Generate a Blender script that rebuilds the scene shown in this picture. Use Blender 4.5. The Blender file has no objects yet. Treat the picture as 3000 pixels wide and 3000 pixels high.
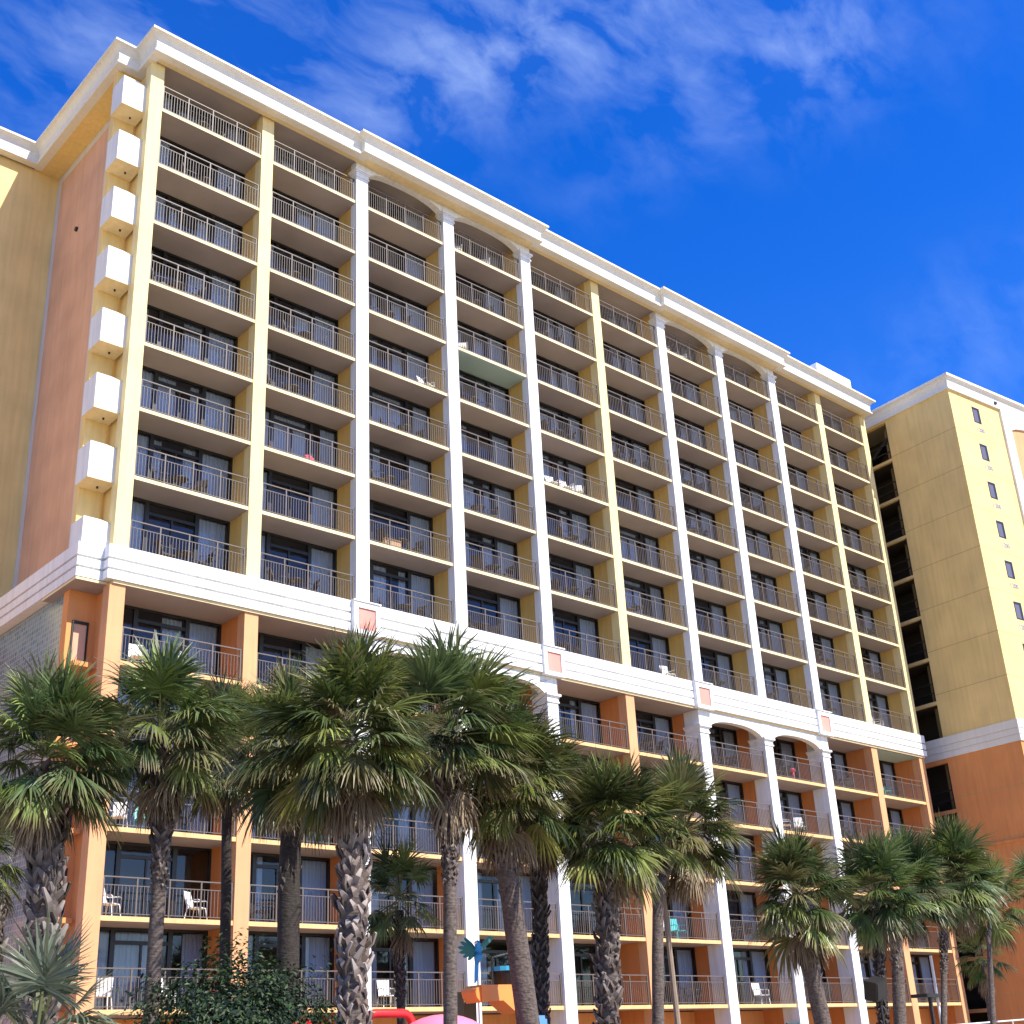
import bpy, math, random
from mathutils import Vector, Matrix, Euler, noise
R = math.radians
random.seed(7)
for b in (bpy.data.objects, bpy.data.meshes):
    for x in list(b): b.remove(x)
scene = bpy.context.scene
COL = scene.collection

# ------------------------------------------------------------------ helpers
class MB:
    """collects boxes, bars, tubes and faces; build() links them as ONE mesh object"""
    def __init__(s): s.v = []; s.f = []; s.m = []; s.c = []; s.smooth = False
    def face(s, pts, m=0):
        n = len(s.v); s.v += [tuple(p) for p in pts]; s.f.append(tuple(range(n, n+len(pts)))); s.m.append(m)
    def add(s, vs, fs, m=0):
        n = len(s.v); s.v += [tuple(p) for p in vs]
        for f in fs: s.f.append(tuple(i+n for i in f)); s.m.append(m)
    def box(s, x0, x1, y0, y1, z0, z1, m=0, mb=None, mt=None, mf=None):
        vs = [(x0,y0,z0),(x1,y0,z0),(x1,y1,z0),(x0,y1,z0),(x0,y0,z1),(x1,y0,z1),(x1,y1,z1),(x0,y1,z1)]
        n = len(s.v); s.v += vs
        fs = [((3,2,1,0), m if mb is None else mb), ((4,5,6,7), m if mt is None else mt), ((0,1,5,4), m if mf is None else mf),
              ((1,2,6,5),m), ((2,3,7,6),m), ((3,0,4,7),m)]
        for f, mm in fs: s.f.append(tuple(i+n for i in f)); s.m.append(mm)
    def tube(s, pts, rad, n=6, m=0, cap=True):
        pts = [Vector(p) for p in pts]
        if not hasattr(rad, '__len__'): rad = [rad]*len(pts)
        base = len(s.v); up = Vector((0.02,0.03,1)).normalized()
        for i, p in enumerate(pts):
            d = (pts[min(i+1, len(pts)-1)] - pts[max(i-1, 0)]).normalized()
            a = d.cross(up)
            if a.length < .05: a = d.cross(Vector((1,0,0)))
            a.normalize(); b = d.cross(a)
            for k in range(n):
                t = 2*math.pi*k/n
                s.v.append(tuple(p + (a*math.cos(t)+b*math.sin(t))*rad[i]))
        for i in range(len(pts)-1):
            for k in range(n):
                k2 = (k+1) % n
                s.f.append((base+i*n+k, base+(i+1)*n+k, base+(i+1)*n+k2, base+i*n+k2)); s.m.append(m)
        if cap:
            s.f.append(tuple(base+k for k in range(n))); s.m.append(m)
            e = base+(len(pts)-1)*n
            s.f.append(tuple(e+n-1-k for k in range(n))); s.m.append(m)
    def bar(s, p, q, w=.02, m=0): s.tube([p, q], w*.5*1.3, 4, m)
    def prism(s, poly, y0, y1, m=0):      # poly in XZ
        n = len(poly); b = len(s.v)
        s.v += [(x, y0, z) for x, z in poly] + [(x, y1, z) for x, z in poly]
        s.f.append(tuple(b+i for i in range(n))); s.m.append(m)
        s.f.append(tuple(b+n+n-1-i for i in range(n))); s.m.append(m)
        for i in range(n):
            j = (i+1) % n
            s.f.append((b+i, b+n+i, b+n+j, b+j)); s.m.append(m)
    def sweep(s, path, prof, m=0):        # path: (x,y,sx,sy); prof: (offset, z); open strip
        rows = []
        for (x, y, sx, sy) in path:
            rows.append([(x+sx*o, y+sy*o, z) for o, z in prof])
        b = len(s.v); k = len(prof)
        for r in rows: s.v += r
        for i in range(len(rows)-1):
            for j in range(k-1):
                s.f.append((b+i*k+j, b+(i+1)*k+j, b+(i+1)*k+j+1, b+i*k+j+1)); s.m.append(m)
    def sphere(s, c, r, n=12, k=8, m=0, z0=-1.0):
        b = len(s.v)
        for i in range(k+1):
            ph = math.asin(z0) + (math.pi/2-math.asin(z0))*i/k
            for j in range(n):
                t = 2*math.pi*j/n
                s.v.append((c[0]+r[0]*math.cos(ph)*math.cos(t), c[1]+r[1]*math.cos(ph)*math.sin(t), c[2]+r[2]*math.sin(ph)))
        for i in range(k):
            for j in range(n):
                j2 = (j+1) % n
                s.f.append((b+i*n+j, b+i*n+j2, b+(i+1)*n+j2, b+(i+1)*n+j)); s.m.append(m)
    def mesh(s, name, mats, smooth=False):
        me = bpy.data.meshes.new(name)
        me.from_pydata(s.v, [], s.f)
        for mt in (mats if isinstance(mats, (list, tuple)) else [mats]): me.materials.append(mt)
        me.polygons.foreach_set('material_index', s.m)
        if smooth or s.smooth: me.polygons.foreach_set('use_smooth', [True]*len(s.f))
        if s.c:
            at = me.color_attributes.new('tint', 'FLOAT_COLOR', 'POINT')
            at.data.foreach_set('color', [q for c in s.c for q in (c[0], c[1], c[2], 1.0)])
        me.update()
        return me
    def build(s, name, mats, parent=None, loc=(0,0,0), smooth=False):
        o = bpy.data.objects.new(name, s.mesh(name, mats, smooth)); COL.objects.link(o); o.location = loc
        if parent: o.parent = parent
        return o
def put(name, me, parent=None, loc=(0,0,0), scale=(1,1,1)):
    o = bpy.data.objects.new(name, me); COL.objects.link(o); o.location = loc; o.scale = scale
    if parent: o.parent = parent
    return o
def tag(o, label=None, cat=None, group=None, kind=None):
    if label: o['label'] = label
    if cat: o['category'] = cat
    if group: o['group'] = group
    if kind: o['kind'] = kind
    return o
def empty(name, loc=(0,0,0), rz=0):
    o = bpy.data.objects.new(name, None); COL.objects.link(o); o.location = loc; o.rotation_euler = (0,0,rz)
    o.empty_display_size = .3
    return o

# ------------------------------------------------------------------ materials
def nmat(name):
    m = bpy.data.materials.new(name); m.use_nodes = True
    return m, m.node_tree.nodes, m.node_tree.links, m.node_tree.nodes['Principled BSDF']
def stucco(name, col, rough=.85, bump=.3, var=.11, scale=28, streak=.13):
    m, N, L, P = nmat(name)
    tc = N.new('ShaderNodeTexCoord')
    n1 = N.new('ShaderNodeTexNoise'); n1.inputs['Scale'].default_value = .55; n1.inputs['Detail'].default_value = 6
    mp = N.new('ShaderNodeMapping'); mp.inputs['Scale'].default_value = (3.2, 3.2, .22)
    n2 = N.new('ShaderNodeTexNoise'); n2.inputs['Scale'].default_value = 1.6; n2.inputs['Detail'].default_value = 5
    n3 = N.new('ShaderNodeTexNoise'); n3.inputs['Scale'].default_value = scale; n3.inputs['Detail'].default_value = 3
    geo = N.new('ShaderNodeNewGeometry')
    for n in (n1, n3): L.new(geo.outputs['Position'], n.inputs['Vector'])
    L.new(geo.outputs['Position'], mp.inputs['Vector']); L.new(mp.outputs['Vector'], n2.inputs['Vector'])
    r1 = N.new('ShaderNodeMapRange'); r1.inputs[1].default_value = .3; r1.inputs[2].default_value = .7
    r1.inputs[3].default_value = 1-var; r1.inputs[4].default_value = 1+var*.5
    L.new(n1.outputs['Fac'], r1.inputs[0])
    r2 = N.new('ShaderNodeMapRange'); r2.inputs[1].default_value = .35; r2.inputs[2].default_value = .75
    r2.inputs[3].default_value = 1.0; r2.inputs[4].default_value = 1-streak
    L.new(n2.outputs['Fac'], r2.inputs[0])
    mu = N.new('ShaderNodeMath'); mu.operation = 'MULTIPLY'; L.new(r1.outputs[0], mu.inputs[0]); L.new(r2.outputs[0], mu.inputs[1])
    vm = N.new('ShaderNodeVectorMath'); vm.operation = 'SCALE'; vm.inputs[0].default_value = col
    L.new(mu.outputs[0], vm.inputs['Scale']); L.new(vm.outputs[0], P.inputs['Base Color'])
    P.inputs['Roughness'].default_value = rough
    if bump:
        b = N.new('ShaderNodeBump'); b.inputs['Strength'].default_value = bump; b.inputs['Distance'].default_value = .012
        L.new(n3.outputs['Fac'], b.inputs['Height']); L.new(b.outputs[0], P.inputs['Normal'])
    return m
def plain(name, col, rough=.5, metal=0, var=.08, spec=.5):
    m, N, L, P = nmat(name)
    geo = N.new('ShaderNodeNewGeometry'); n = N.new('ShaderNodeTexNoise'); n.inputs['Scale'].default_value = 3; n.inputs['Detail'].default_value = 4
    L.new(geo.outputs['Position'], n.inputs['Vector'])
    r = N.new('ShaderNodeMapRange'); r.inputs[3].default_value = 1-var; r.inputs[4].default_value = 1+var
    L.new(n.outputs['Fac'], r.inputs[0])
    vm = N.new('ShaderNodeVectorMath'); vm.operation = 'SCALE'; vm.inputs[0].default_value = col
    L.new(r.outputs[0], vm.inputs['Scale']); L.new(vm.outputs[0], P.inputs['Base Color'])
    P.inputs['Roughness'].default_value = rough; P.inputs['Metallic'].default_value = metal
    P.inputs['Specular IOR Level'].default_value = spec
    return m
YEL = (.83,.60,.235); ORG = (.74,.30,.095); WHT = (.80,.80,.78)
M = {}
M['yellow'] = stucco('yellow_stucco', YEL)
M['yellow_pale'] = stucco('pale_yellow_stucco', (.85,.675,.315))
M['cream_edge'] = stucco('cream_paint', (.82,.66,.36), streak=.12)
M['orange'] = stucco('orange_stucco', ORG); M['yellow_shaded'] = stucco('shaded_yellow_partition', (.66,.43,.13)); M['orange_shaded'] = stucco('shaded_orange_partition', (.60,.215,.06)); M['stair_shade'] = stucco('painted_stair_shade', (.055,.045,.03))  # partition and stair interior colours have the recess shade mixed in
M['peach'] = stucco('peach_stucco', (.68,.345,.160))
M['peach_edge'] = stucco('peach_paint', (.78,.47,.20), streak=.15)
M['salmon'] = stucco('salmon_stucco', (.66,.385,.245), var=.14)
M['white'] = stucco('white_stucco', WHT, var=.07, streak=.16)
M['cornice'] = stucco('ivory_paint', (.76,.73,.64), var=.06, streak=.08)
M['trim'] = stucco('shaded_white_trim', (.60,.57,.56), var=.06)  # white trim, greyed: its shade is put into the base colour
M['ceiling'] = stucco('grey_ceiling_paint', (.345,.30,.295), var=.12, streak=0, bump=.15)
M['teal_ceiling'] = stucco('teal_ceiling_paint', (.36,.50,.47), var=.1, streak=0)
M['coral'] = stucco('coral_panel', (.72,.30,.235), var=.12, scale=14)
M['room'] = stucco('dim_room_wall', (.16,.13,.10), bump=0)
M['bronze'] = plain('bronze_rail_paint', (.125,.10,.083), .5, .0)
M['black_frame'] = plain('black_window_frame', (.012,.012,.013), .4)
M['roof'] = plain('roof_membrane', (.5,.5,.48), .8)
M['dark_metal'] = plain('dark_metal', (.014,.012,.011), .55)
M['chair_dark'] = plain('dark_chair_sling', (.045,.035,.03), .6)
M['chair_white'] = plain('white_plastic', (.78,.78,.76), .45)
M['chair_teal'] = plain('teal_plastic', (.02,.42,.42), .45)
M['pink_cloth'] = plain('pink_towel', (.75,.10,.16), .9)
M['carton'] = plain('carton_brown', (.55,.36,.2), .9)
M['olive'] = stucco('olive_stair_wall', (.30,.22,.09), var=.15)
M['joint'] = stucco('joint_sealant', (.50,.36,.14)); M['lavender_glass'] = plain('blind_grey', (.12,.11,.13), .3)
M['red'] = plain('red_plastic', (.62,.02,.02), .35)
M['orange_plastic'] = plain('orange_plastic', (.85,.27,.06), .4)
M['blue_plastic'] = plain('blue_plastic', (.10,.27,.70), .35)
M['cyan_plastic'] = plain('cyan_plastic', (.05,.38,.62), .35)
M['pink_plastic'] = plain('pink_plastic', (.80,.22,.36), .45)
M['parrot_blue'] = plain('parrot_blue_paint', (.03,.32,.66), .4)
M['parrot_teal'] = plain('parrot_teal_paint', (.02,.15,.12), .45)
M['wood'] = plain('weathered_wood', (.24,.18,.13), .85, var=.25)
M['post_brown'] = plain('brown_post_paint', (.13,.10,.05), .7, var=.15)
M['sign_white'] = plain('sign_white', (.75,.72,.70), .6)
M['sign_red'] = plain('sign_red', (.45,.02,.03), .6)
M['sign_blue'] = plain('faded_blue_lettering', (.15,.18,.30), .8)
M['green_sign'] = plain('dark_green_sign', (.03,.08,.08), .5)
M['white_metal'] = plain('white_metal', (.7,.7,.7), .4)

def glass_mat():
    m, N, L, P = nmat('window_glass'); N.remove(P)
    out = N['Material Output']; t = N.new('ShaderNodeBsdfTransparent'); t.inputs[0].default_value = (.70,.74,.77,1)
    g = N.new('ShaderNodeBsdfGlossy'); g.inputs['Roughness'].default_value = .02; g.inputs[0].default_value = (.9,.95,1,1)
    fr = N.new('ShaderNodeFresnel'); fr.inputs[0].default_value = 1.5
    mx = N.new('ShaderNodeMixShader'); L.new(fr.outputs[0], mx.inputs[0]); L.new(t.outputs[0], mx.inputs[1]); L.new(g.outputs[0], mx.inputs[2])
    L.new(mx.outputs[0], out.inputs[0]); return m
M['glass'] = glass_mat()
def curtain_mat():
    m, N, L, P = nmat('sheer_curtain')
    P.inputs['Base Color'].default_value = (.70,.72,.79,1); P.inputs['Roughness'].default_value = .9
    t = N.new('ShaderNodeBsdfTranslucent'); t.inputs[0].default_value = (.8,.82,.88,1)
    mx = N.new('ShaderNodeMixShader'); mx.inputs[0].default_value = .10
    L.new(P.outputs[0], mx.inputs[1]); L.new(t.outputs[0], mx.inputs[2]); L.new(mx.outputs[0], N['Material Output'].inputs[0]); return m
M['curtain'] = curtain_mat()
def leaf_mat(name, gain=1.0, gloss=.38, trans=.22):
    m, N, L, P = nmat(name)
    at = N.new('ShaderNodeAttribute'); at.attribute_name = 'tint'
    vm = N.new('ShaderNodeVectorMath'); vm.operation = 'SCALE'; vm.inputs['Scale'].default_value = gain
    L.new(at.outputs['Color'], vm.inputs[0]); L.new(vm.outputs[0], P.inputs['Base Color'])
    P.inputs['Roughness'].default_value = gloss; P.inputs['Specular IOR Level'].default_value = .28
    t = N.new('ShaderNodeBsdfTranslucent'); L.new(vm.outputs[0], t.inputs[0])
    mx = N.new('ShaderNodeMixShader'); mx.inputs[0].default_value = trans
    L.new(P.outputs[0], mx.inputs[1]); L.new(t.outputs[0], mx.inputs[2]); L.new(mx.outputs[0], N['Material Output'].inputs[0]); return m
M['leaf'] = leaf_mat('palm_leaf'); M['dead'] = leaf_mat('dead_frond', 1, .8, .1); M['boot'] = leaf_mat('leaf_base', 1, .85, 0)
M['bush'] = leaf_mat('shrub_leaf', 1, .5, .15)
def bark(name='palm_bark', g=1.0):
    m, N, L, P = nmat(name)
    tc = N.new('ShaderNodeNewGeometry'); mp = N.new('ShaderNodeMapping'); mp.inputs['Scale'].default_value = (6,6,22)
    n = N.new('ShaderNodeTexNoise'); n.inputs['Scale'].default_value = 1.3; n.inputs['Detail'].default_value = 8
    n2 = N.new('ShaderNodeTexNoise'); n2.inputs['Scale'].default_value = 14; n2.inputs['Detail'].default_value = 6
    L.new(tc.outputs['Position'], mp.inputs[0]); L.new(mp.outputs[0], n.inputs[0]); L.new(tc.outputs['Position'], n2.inputs[0])
    cr = N.new('ShaderNodeValToRGB'); cr.color_ramp.elements[0].position = .3; cr.color_ramp.elements[0].color = (.022*g,.016*g,.013*g,1)
    cr.color_ramp.elements[1].position = .72; cr.color_ramp.elements[1].color = (.17*g,.13*g,.108*g,1)
    ad = N.new('ShaderNodeMath'); ad.operation = 'MULTIPLY_ADD'; ad.inputs[1].default_value = .5
    L.new(n.outputs['Fac'], ad.inputs[0]); hl = N.new('ShaderNodeMath'); hl.operation = 'MULTIPLY'; hl.inputs[1].default_value = .5
    L.new(n2.outputs['Fac'], hl.inputs[0]); L.new(hl.outputs[0], ad.inputs[2]); L.new(ad.outputs[0], cr.inputs[0])
    L.new(cr.outputs[0], P.inputs['Base Color']); P.inputs['Roughness'].default_value = .9
    b = N.new('ShaderNodeBump'); b.inputs['Strength'].default_value = .9; b.inputs['Distance'].default_value = .04
    L.new(ad.outputs[0], b.inputs['Height']); L.new(b.outputs[0], P.inputs['Normal']); return m
M['bark'] = bark(); M['bark_dark'] = bark('shaded_thatch_bark', .28)  # second one darker: dark thatch plus shade from neighbouring palms, in the colour
def block_mat():   # glass-block screen: cells in the material
    m, N, L, P = nmat('glass_block')
    tc = N.new('ShaderNodeNewGeometry'); sp = N.new('ShaderNodeSeparateXYZ'); cb = N.new('ShaderNodeCombineXYZ')
    L.new(tc.outputs['Position'], sp.inputs[0]); L.new(sp.outputs[1], cb.inputs[0]); L.new(sp.outputs[2], cb.inputs[1])
    br = N.new('ShaderNodeTexBrick'); br.offset = 0; br.inputs['Scale'].default_value = 1; br.inputs['Brick Width'].default_value = .2
    br.inputs['Row Height'].default_value = .2; br.inputs['Mortar Size'].default_value = .022
    br.inputs['Color1'].default_value = (.09,.18,.23,1); br.inputs['Color2'].default_value = (.19,.30,.35,1); br.inputs['Mortar'].default_value = (.30,.36,.38,1)
    L.new(cb.outputs[0], br.inputs[0]); L.new(br.outputs[0], P.inputs['Base Color']); P.inputs['Roughness'].default_value = .15
    b = N.new('ShaderNodeBump'); b.inputs['Strength'].default_value = .6; b.inputs['Distance'].default_value = .02; b.invert = True
    L.new(br.outputs['Fac'], b.inputs['Height']); L.new(b.outputs[0], P.inputs['Normal']); return m
M['block'] = block_mat()

# ------------------------------------------------------------------ the hotel
CX = [0, 5.219, 10.169, 15.26, 20.307, 25.413, 30.554, 35.648, 40.674, 45.597, 50.589]
WHITE = (2,3,4,6,7,8)
ROWS = [37.9-2.75*i for i in range(7)] + [18.5] + [14.56, 11.826, 9.095, 6.363, 3.632]
TOPS = [40.12] + [z-.14 for z in ROWS[:7]] + [17.18] + [z-.15 for z in ROWS[8:12]]
hw = lambda k: .32 if k in WHITE else .284
yf = lambda k: -.06 if k in WHITE else 0.0
DEP = 1.45
PW = .26
hotel = tag(empty('hotel', (25,6,0)), 'tall cream and orange hotel front with rows of balconies, white arches and band', 'hotel')
HI = Vector((-25,-6,0))
def hp(mb, name, mats, smooth=False, parent=None): return mb.build(name, mats, parent or hotel, HI if parent is None else (0,0,0), smooth)

# body, side walls and wings
b = MB(); b.box(-.12, 50.8, 3.2, 16, 17.3, 40.9); b.box(-.12, .26, .46, 3.2, 17.32, 40.12); b.box(-12, -.12, 9.4, 16, 17.3, 40.9)
hp(b, 'upper_wall', M['yellow'])
b = MB(); b.box(-.12, 50.8, 3.2, 16, 0, 17.3); b.box(-1.1, .10, 1.35, 1.79, 0, 17.28); b.box(-1.1, -.12, 9.02, 16, 0, 17.28)
b.box(-1.1, -.12, 1.79, 9.02, 0, 3.0); b.box(-.10, .26, .46, 1.35, 0, 17.18); b.box(-12, -1.1, 9.4, 16, 0, 17.3)
b.box(-.10, 50.7, 2.1, 2.3, 0, 3.44); b.box(-.10, .26, 1.79, 3.2, 0, 17.2)
hp(b, 'lower_wall', M['orange'])
b = MB(); b.box(-1.02, -.14, 1.795, 9.015, 3.0, 17.27); o = hp(b, 'glass_block_screen', M['block'])
b = MB(); b.box(-1.12, -.29, 1.35, 1.70, 17.33, 39.97); hp(b, 'corner_pier', M['yellow'])
b = MB(); b.box(-.14, -.02, 1.75, 9.39, 39.55, 39.97); b.box(-.14, -.02, 9.0, 9.39, 18.4, 39.55); b.box(-.14, -.02, 1.75, 4.2, 18.4, 39.55)
b.box(-.14, -.02, 4.2, 9.0, 18.4, 18.9); hp(b, 'panel_frame', M['trim'])
b = MB(); b.box(-.132, -.122, 4.2, 9.0, 18.9, 39.55); hp(b, 'side_panel', M['salmon'])
b = MB(); b.tube([(-.22, 6.6, 35.6), (-.12, 6.6, 35.6)], .11, 10); hp(b, 'side_vent', M['dark_metal'])
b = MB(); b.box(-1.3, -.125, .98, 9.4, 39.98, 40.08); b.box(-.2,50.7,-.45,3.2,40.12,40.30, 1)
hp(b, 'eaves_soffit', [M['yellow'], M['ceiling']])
b = MB(); b.box(-.38, 50.7, -.58, -.065, 39.99, 40.10); hp(b, 'eaves_strip', M['cream_edge'])
# room backs: dim walls behind the glass doors
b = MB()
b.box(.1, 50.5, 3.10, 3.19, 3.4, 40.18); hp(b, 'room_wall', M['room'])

# floor slabs
for i, z in enumerate(ROWS):
    b = MB(); lower = i >= 8
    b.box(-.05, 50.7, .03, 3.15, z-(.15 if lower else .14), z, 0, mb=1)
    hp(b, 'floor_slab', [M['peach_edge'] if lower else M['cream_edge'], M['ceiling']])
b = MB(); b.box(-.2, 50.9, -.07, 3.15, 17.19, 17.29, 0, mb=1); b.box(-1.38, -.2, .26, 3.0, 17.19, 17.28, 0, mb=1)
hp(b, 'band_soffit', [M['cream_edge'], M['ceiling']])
b = MB(); b.box(CX[3]+.33, CX[4]-.33, .06, 1.58, ROWS[2]-.165, ROWS[2]-.143)
tag(hp(b, 'painted_ceiling', M['teal_ceiling']), 'teal painted ceiling')
b = MB(); b.box(CX[9]+.3, CX[10]-.3, .06, 1.58, 17.15, 17.175)
tag(hp(b, 'painted_ceiling', M['teal_ceiling']), 'teal painted ceiling')

# columns and partitions
for k in range(11):
    x = CX[k]; w = hw(k); y = yf(k); wh = k in WHITE
    b = MB(); b.box(x-w, x+w, y, .38 if wh else .50, 18.4, 40.10)
    c = hp(b, 'column', M['white'] if wh else M['yellow_pale'])
    b = MB(); b.box(x-w, x+w, y, .88 if wh else .50, 0, 17.19 if not wh else 17.4)
    c2 = hp(b, 'column', M['white'] if wh else M['peach'])
    if k > 0:
        xr = x+PW if k < 10 else x+.27; yp = .36 if wh else .48
        b = MB(); b.box(x-PW, xr, yp, 3.15, 18.3, 40.12); hp(b, 'partition_wall', M['yellow_shaded'])  # deeper copy of the wall yellow, balcony shade painted in
        b = MB(); b.box(x-PW, xr, .86 if wh else .48, 3.15, 0, 17.18); hp(b, 'partition_wall', M['orange_shaded'])  # deeper copy of the wall orange, balcony shade painted in
    if wh:
        for (zc, par) in ((39.22, c), (16.05, c2)):
            b = MB(); s = 0
            for (e, z0, z1) in ((.05, 0, .07), (.02, .07, .24), (.06, .24, .30), (.12, .30, .40)):
                b.box(x-w-e, x+w+e, y-e, (.385 if zc > 20 else .885)+e*.2, zc+z0, zc+z1)
            o = b.build('capital', M['white'], par)

# arches: spandrel panels over the paired white bays
def spandrel(x0, x1, zs, zc, zt, y0, y1):
    b = MB(); n = 22; pts = []
    for i in range(n+1):
        t = math.pi*(1-i/n); cx = (x0+x1)/2; a = (x1-x0)/2
        c, s = math.cos(t), math.sin(t); e = 2/2.35
        pts.append((cx + a*math.copysign(abs(c)**e, c), zs + (zc-zs)*abs(s)**e))
    for i in range(n):
        (xa, za), (xb, zb) = pts[i], pts[i+1]
        b.face([(xa,y0,za),(xb,y0,zb),(xb,y0,zt),(xa,y0,zt)])
        b.face([(xb,y1,zb),(xa,y1,za),(xa,y1,zt),(xb,y1,zt)])
        b.face([(xa,y1,za),(xb,y1,zb),(xb,y0,zb),(xa,y0,za)])
    return b
for k in (2,3,6,7):
    x0, x1 = CX[k]+.319, CX[k+1]-.319
    hp(spandrel(x0, x1, 39.30, 40.02, 40.12, -.045, .30), 'arch', M['white'])
    hp(spandrel(x0, x1, 16.10, 16.86, 17.35, -.045, .30), 'arch', M['white'])

# cornice: fascia, cove and lip swept round the roof edge
S1, S2 = -.60, -.85
def path(y_w, xs, ys, xm, ym, dy, xe, margin=.42):
    P = [(-14, y_w, 0, -1), (xs, y_w, -1, -1), (xs, ys, -1, -1), (xm, ys, -1, -1), (xm, ym, -1, -1)]
    for (k0, k1) in ((2,4),(6,8)):
        P += [(CX[k0]-margin, ym, -1, -1), (CX[k0]-margin, ym-dy, -1, -1), (CX[k1]+margin, ym-dy, 1, -1), (CX[k1]+margin, ym, 1, -1)]
    P += [(xe, ym, 1, -1), (xe, 16, 1, 0)]
    return P
prof = [(-.30,39.975),(.05,39.975),(.08,40.0),(.08,40.07),(.02,40.12),(0,40.14),(0,40.46),(.02,40.475),(.02,40.52),(.035,40.60),(.07,40.69),(.13,40.77),(.21,40.825),(.30,40.845),(.32,40.85),(.32,40.95),(-1.2,40.96)]
b = MB(); b.sweep(path(9.0, -1.30, .95, -.42, S1, .26, 50.80), prof)
b.box(-13.5, 50.6, 9.6, 15.8, 40.85, 40.97); b.box(0.2, 50.6, .4, 9.7, 40.86, 40.975); b.box(-1.1,.3,2.0,9.7,40.87,40.965)
hp(b, 'cornice', M['cornice'])
# band
bprof = [(-.5,17.30),(0,17.30),(0,17.62),(-.12,17.63),(-.12,17.70),(0,17.71),(0,18.00),(-.12,18.01),(-.12,18.08),(0,18.09),(0,18.54),(-.55,18.54)]
P = [(-1.40, 14, -1, 0), (-1.40, .24, -1, -1), (-.47, .24, -1, -1), (-.47, -.15, -1, -1)]
for (k0, k1) in ((2,4),(6,8)):
    P += [(CX[k0]-.42, -.15, -1, -1), (CX[k0]-.42, -.22, -1, -1), (CX[k1]+.42, -.22, 1, -1), (CX[k1]+.42, -.15, 1, -1)]
P += [(51.05, -.15, 1, -1), (51.05, 3.3, 1, 0)]
b = MB(); b.sweep(P, bprof); b.box(-1.3,-.45,.35,1.36,18.3,18.53); hp(b, 'band', M['white'])
# medallions
for k in (2,4,6,8):
    x = CX[k]; b = MB(); y0, y1 = -.34, -.10; z0, z1 = 17.20, 18.50
    b.box(x-.62, x-.42, y0, y1, z0, z1); b.box(x+.42, x+.62, y0, y1, z0, z1); b.box(x-.42, x+.42, y0, y1, z0, z0+.17); b.box(x-.42, x+.42, y0, y1, z1-.24, z1)
    b.box(x-.66, x+.66, y0-.05, y1, z1, z1+.05)
    m = hp(b, 'medallion', M['white'])
    b = MB(); b.box(x-.42, x+.42, -.285, -.15, z0+.17, z1-.24); b.build('coral_panel', M['coral'], m)
# white corner boxes
for i in range(8):
    z = ROWS[i]; b = MB()
    zt = z+1.0
    poly = [(-1.26, z-.33), (-.22, z-.33), (-.22, zt-.10), (-.40, zt+.02), (-.66, zt+.06), (-1.26, zt+.06)]
    b.prism(poly, .36, 1.36); o = hp(b, 'corner_balcony', [M['white']])
    b = MB(); b.box(-1.265, -.215, .355, 1.37, z-.355, z-.332); b.build('underside', M['cream_edge'], o)
    b = MB(); b.tube([(-.62,.95,z-.42),(-.62,.95,z-.35)], .04, 8); b.build('drain', M['dark_metal'], o)
# small side openings with ledges under the band
for i in range(8, 13):
    z = ROWS[i]; b = MB()
    x0, x1, y = -.86, -.40, 1.345
    b.box(x0-.06, x0, y-.05, y, z+.05, z+1.45); b.box(x1, x1+.06, y-.05, y, z+.05, z+1.45); b.box(x0-.06, x1+.06, y-.06, y, z+1.45, z+1.55)
    o = hp(b, 'side_opening', M['dark_metal'])
    b = MB(); b.box(x0, x1, y-.012, y-.004, z+.05, z+1.45); b.build('recess', M['salmon'], o)
    b = MB(); b.box(-1.0, -.285, .75, 1.345, z-.18, z-.02); b.build('ledge', M['orange'], o)
# roof plant room
b = MB(); b.box(46.9, 50.75, .45, 5.0, 41.09, 43.0); b.box(46.0, 46.9, .6, 5.0, 41.09, 42.55)
tag(hp(b, 'roof_plant_room', M['white']))

# ---- railings and glass doors, one of each per balcony
HIDDEN = set([(9,b_) for b_ in range(0,5)] + [(10,b_) for b_ in (1,2,3,4,5,6)] + [(11,b_) for b_ in (3,4,7,8,9)] + [(12,b_) for b_ in (1,3,6,8,9)] +
             [(r_,9) for r_ in range(0,5)] + [(r_,8) for r_ in range(0,4)])
def railing_mb(W, ox=0, oz=0, mb=None):
    b = mb or MB(); y0 = .10
    def bx(x0,x1,z0,z1,t): b.box(ox+x0, ox+x1, y0-t, y0+t, oz+z0, oz+z1)
    bx(0, W, 1.175, 1.215, .024); bx(0, W, .93, .957, .014); bx(0, W, .07, .095, .014)
    for k in range(5): 
        x = .06 + (W-.12)*k/4; bx(x-.025, x+.025, 0, 1.17, .025)
    n = max(1, round(W/4/.125))
    for k in range(4):
        xa = .06+(W-.12)*k/4; xb = .06+(W-.12)*(k+1)/4
        for j in range(1, n): 
            x = xa+(xb-xa)*j/n; bx(x-.0095, x+.0095, .095, .93, .0095)
    return b
H0 = 2.57
def door_mb(W, H=H0, ox=0, oz=0, mb=None):
    b = mb or MB()
    def bx(x0,x1,z0,z1,y0=-.05,y1=.05): b.box(ox+x0, ox+x1, DEP+y0, DEP+y1, oz+z0, oz+z1)
    m1, m2 = W*.272, W*.705
    bx(0, .06, 0, H); bx(W-.08, W, 0, H); bx(.06, W-.08, H-.09, H); bx(.06, W-.08, 0, .05)
    bx(m1-.08, m1+.08, .05, H-.09, -.06); bx(m2-.08, m2+.08, .05, H-.09, -.06)
    bx(m1+.08, m2-.08, H-.52, H-.40, -.045, .06)
    mm = (m1+m2)/2; bx(mm-.035, mm+.035, .05, H-.52, -.035, .035)
    return b
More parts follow.
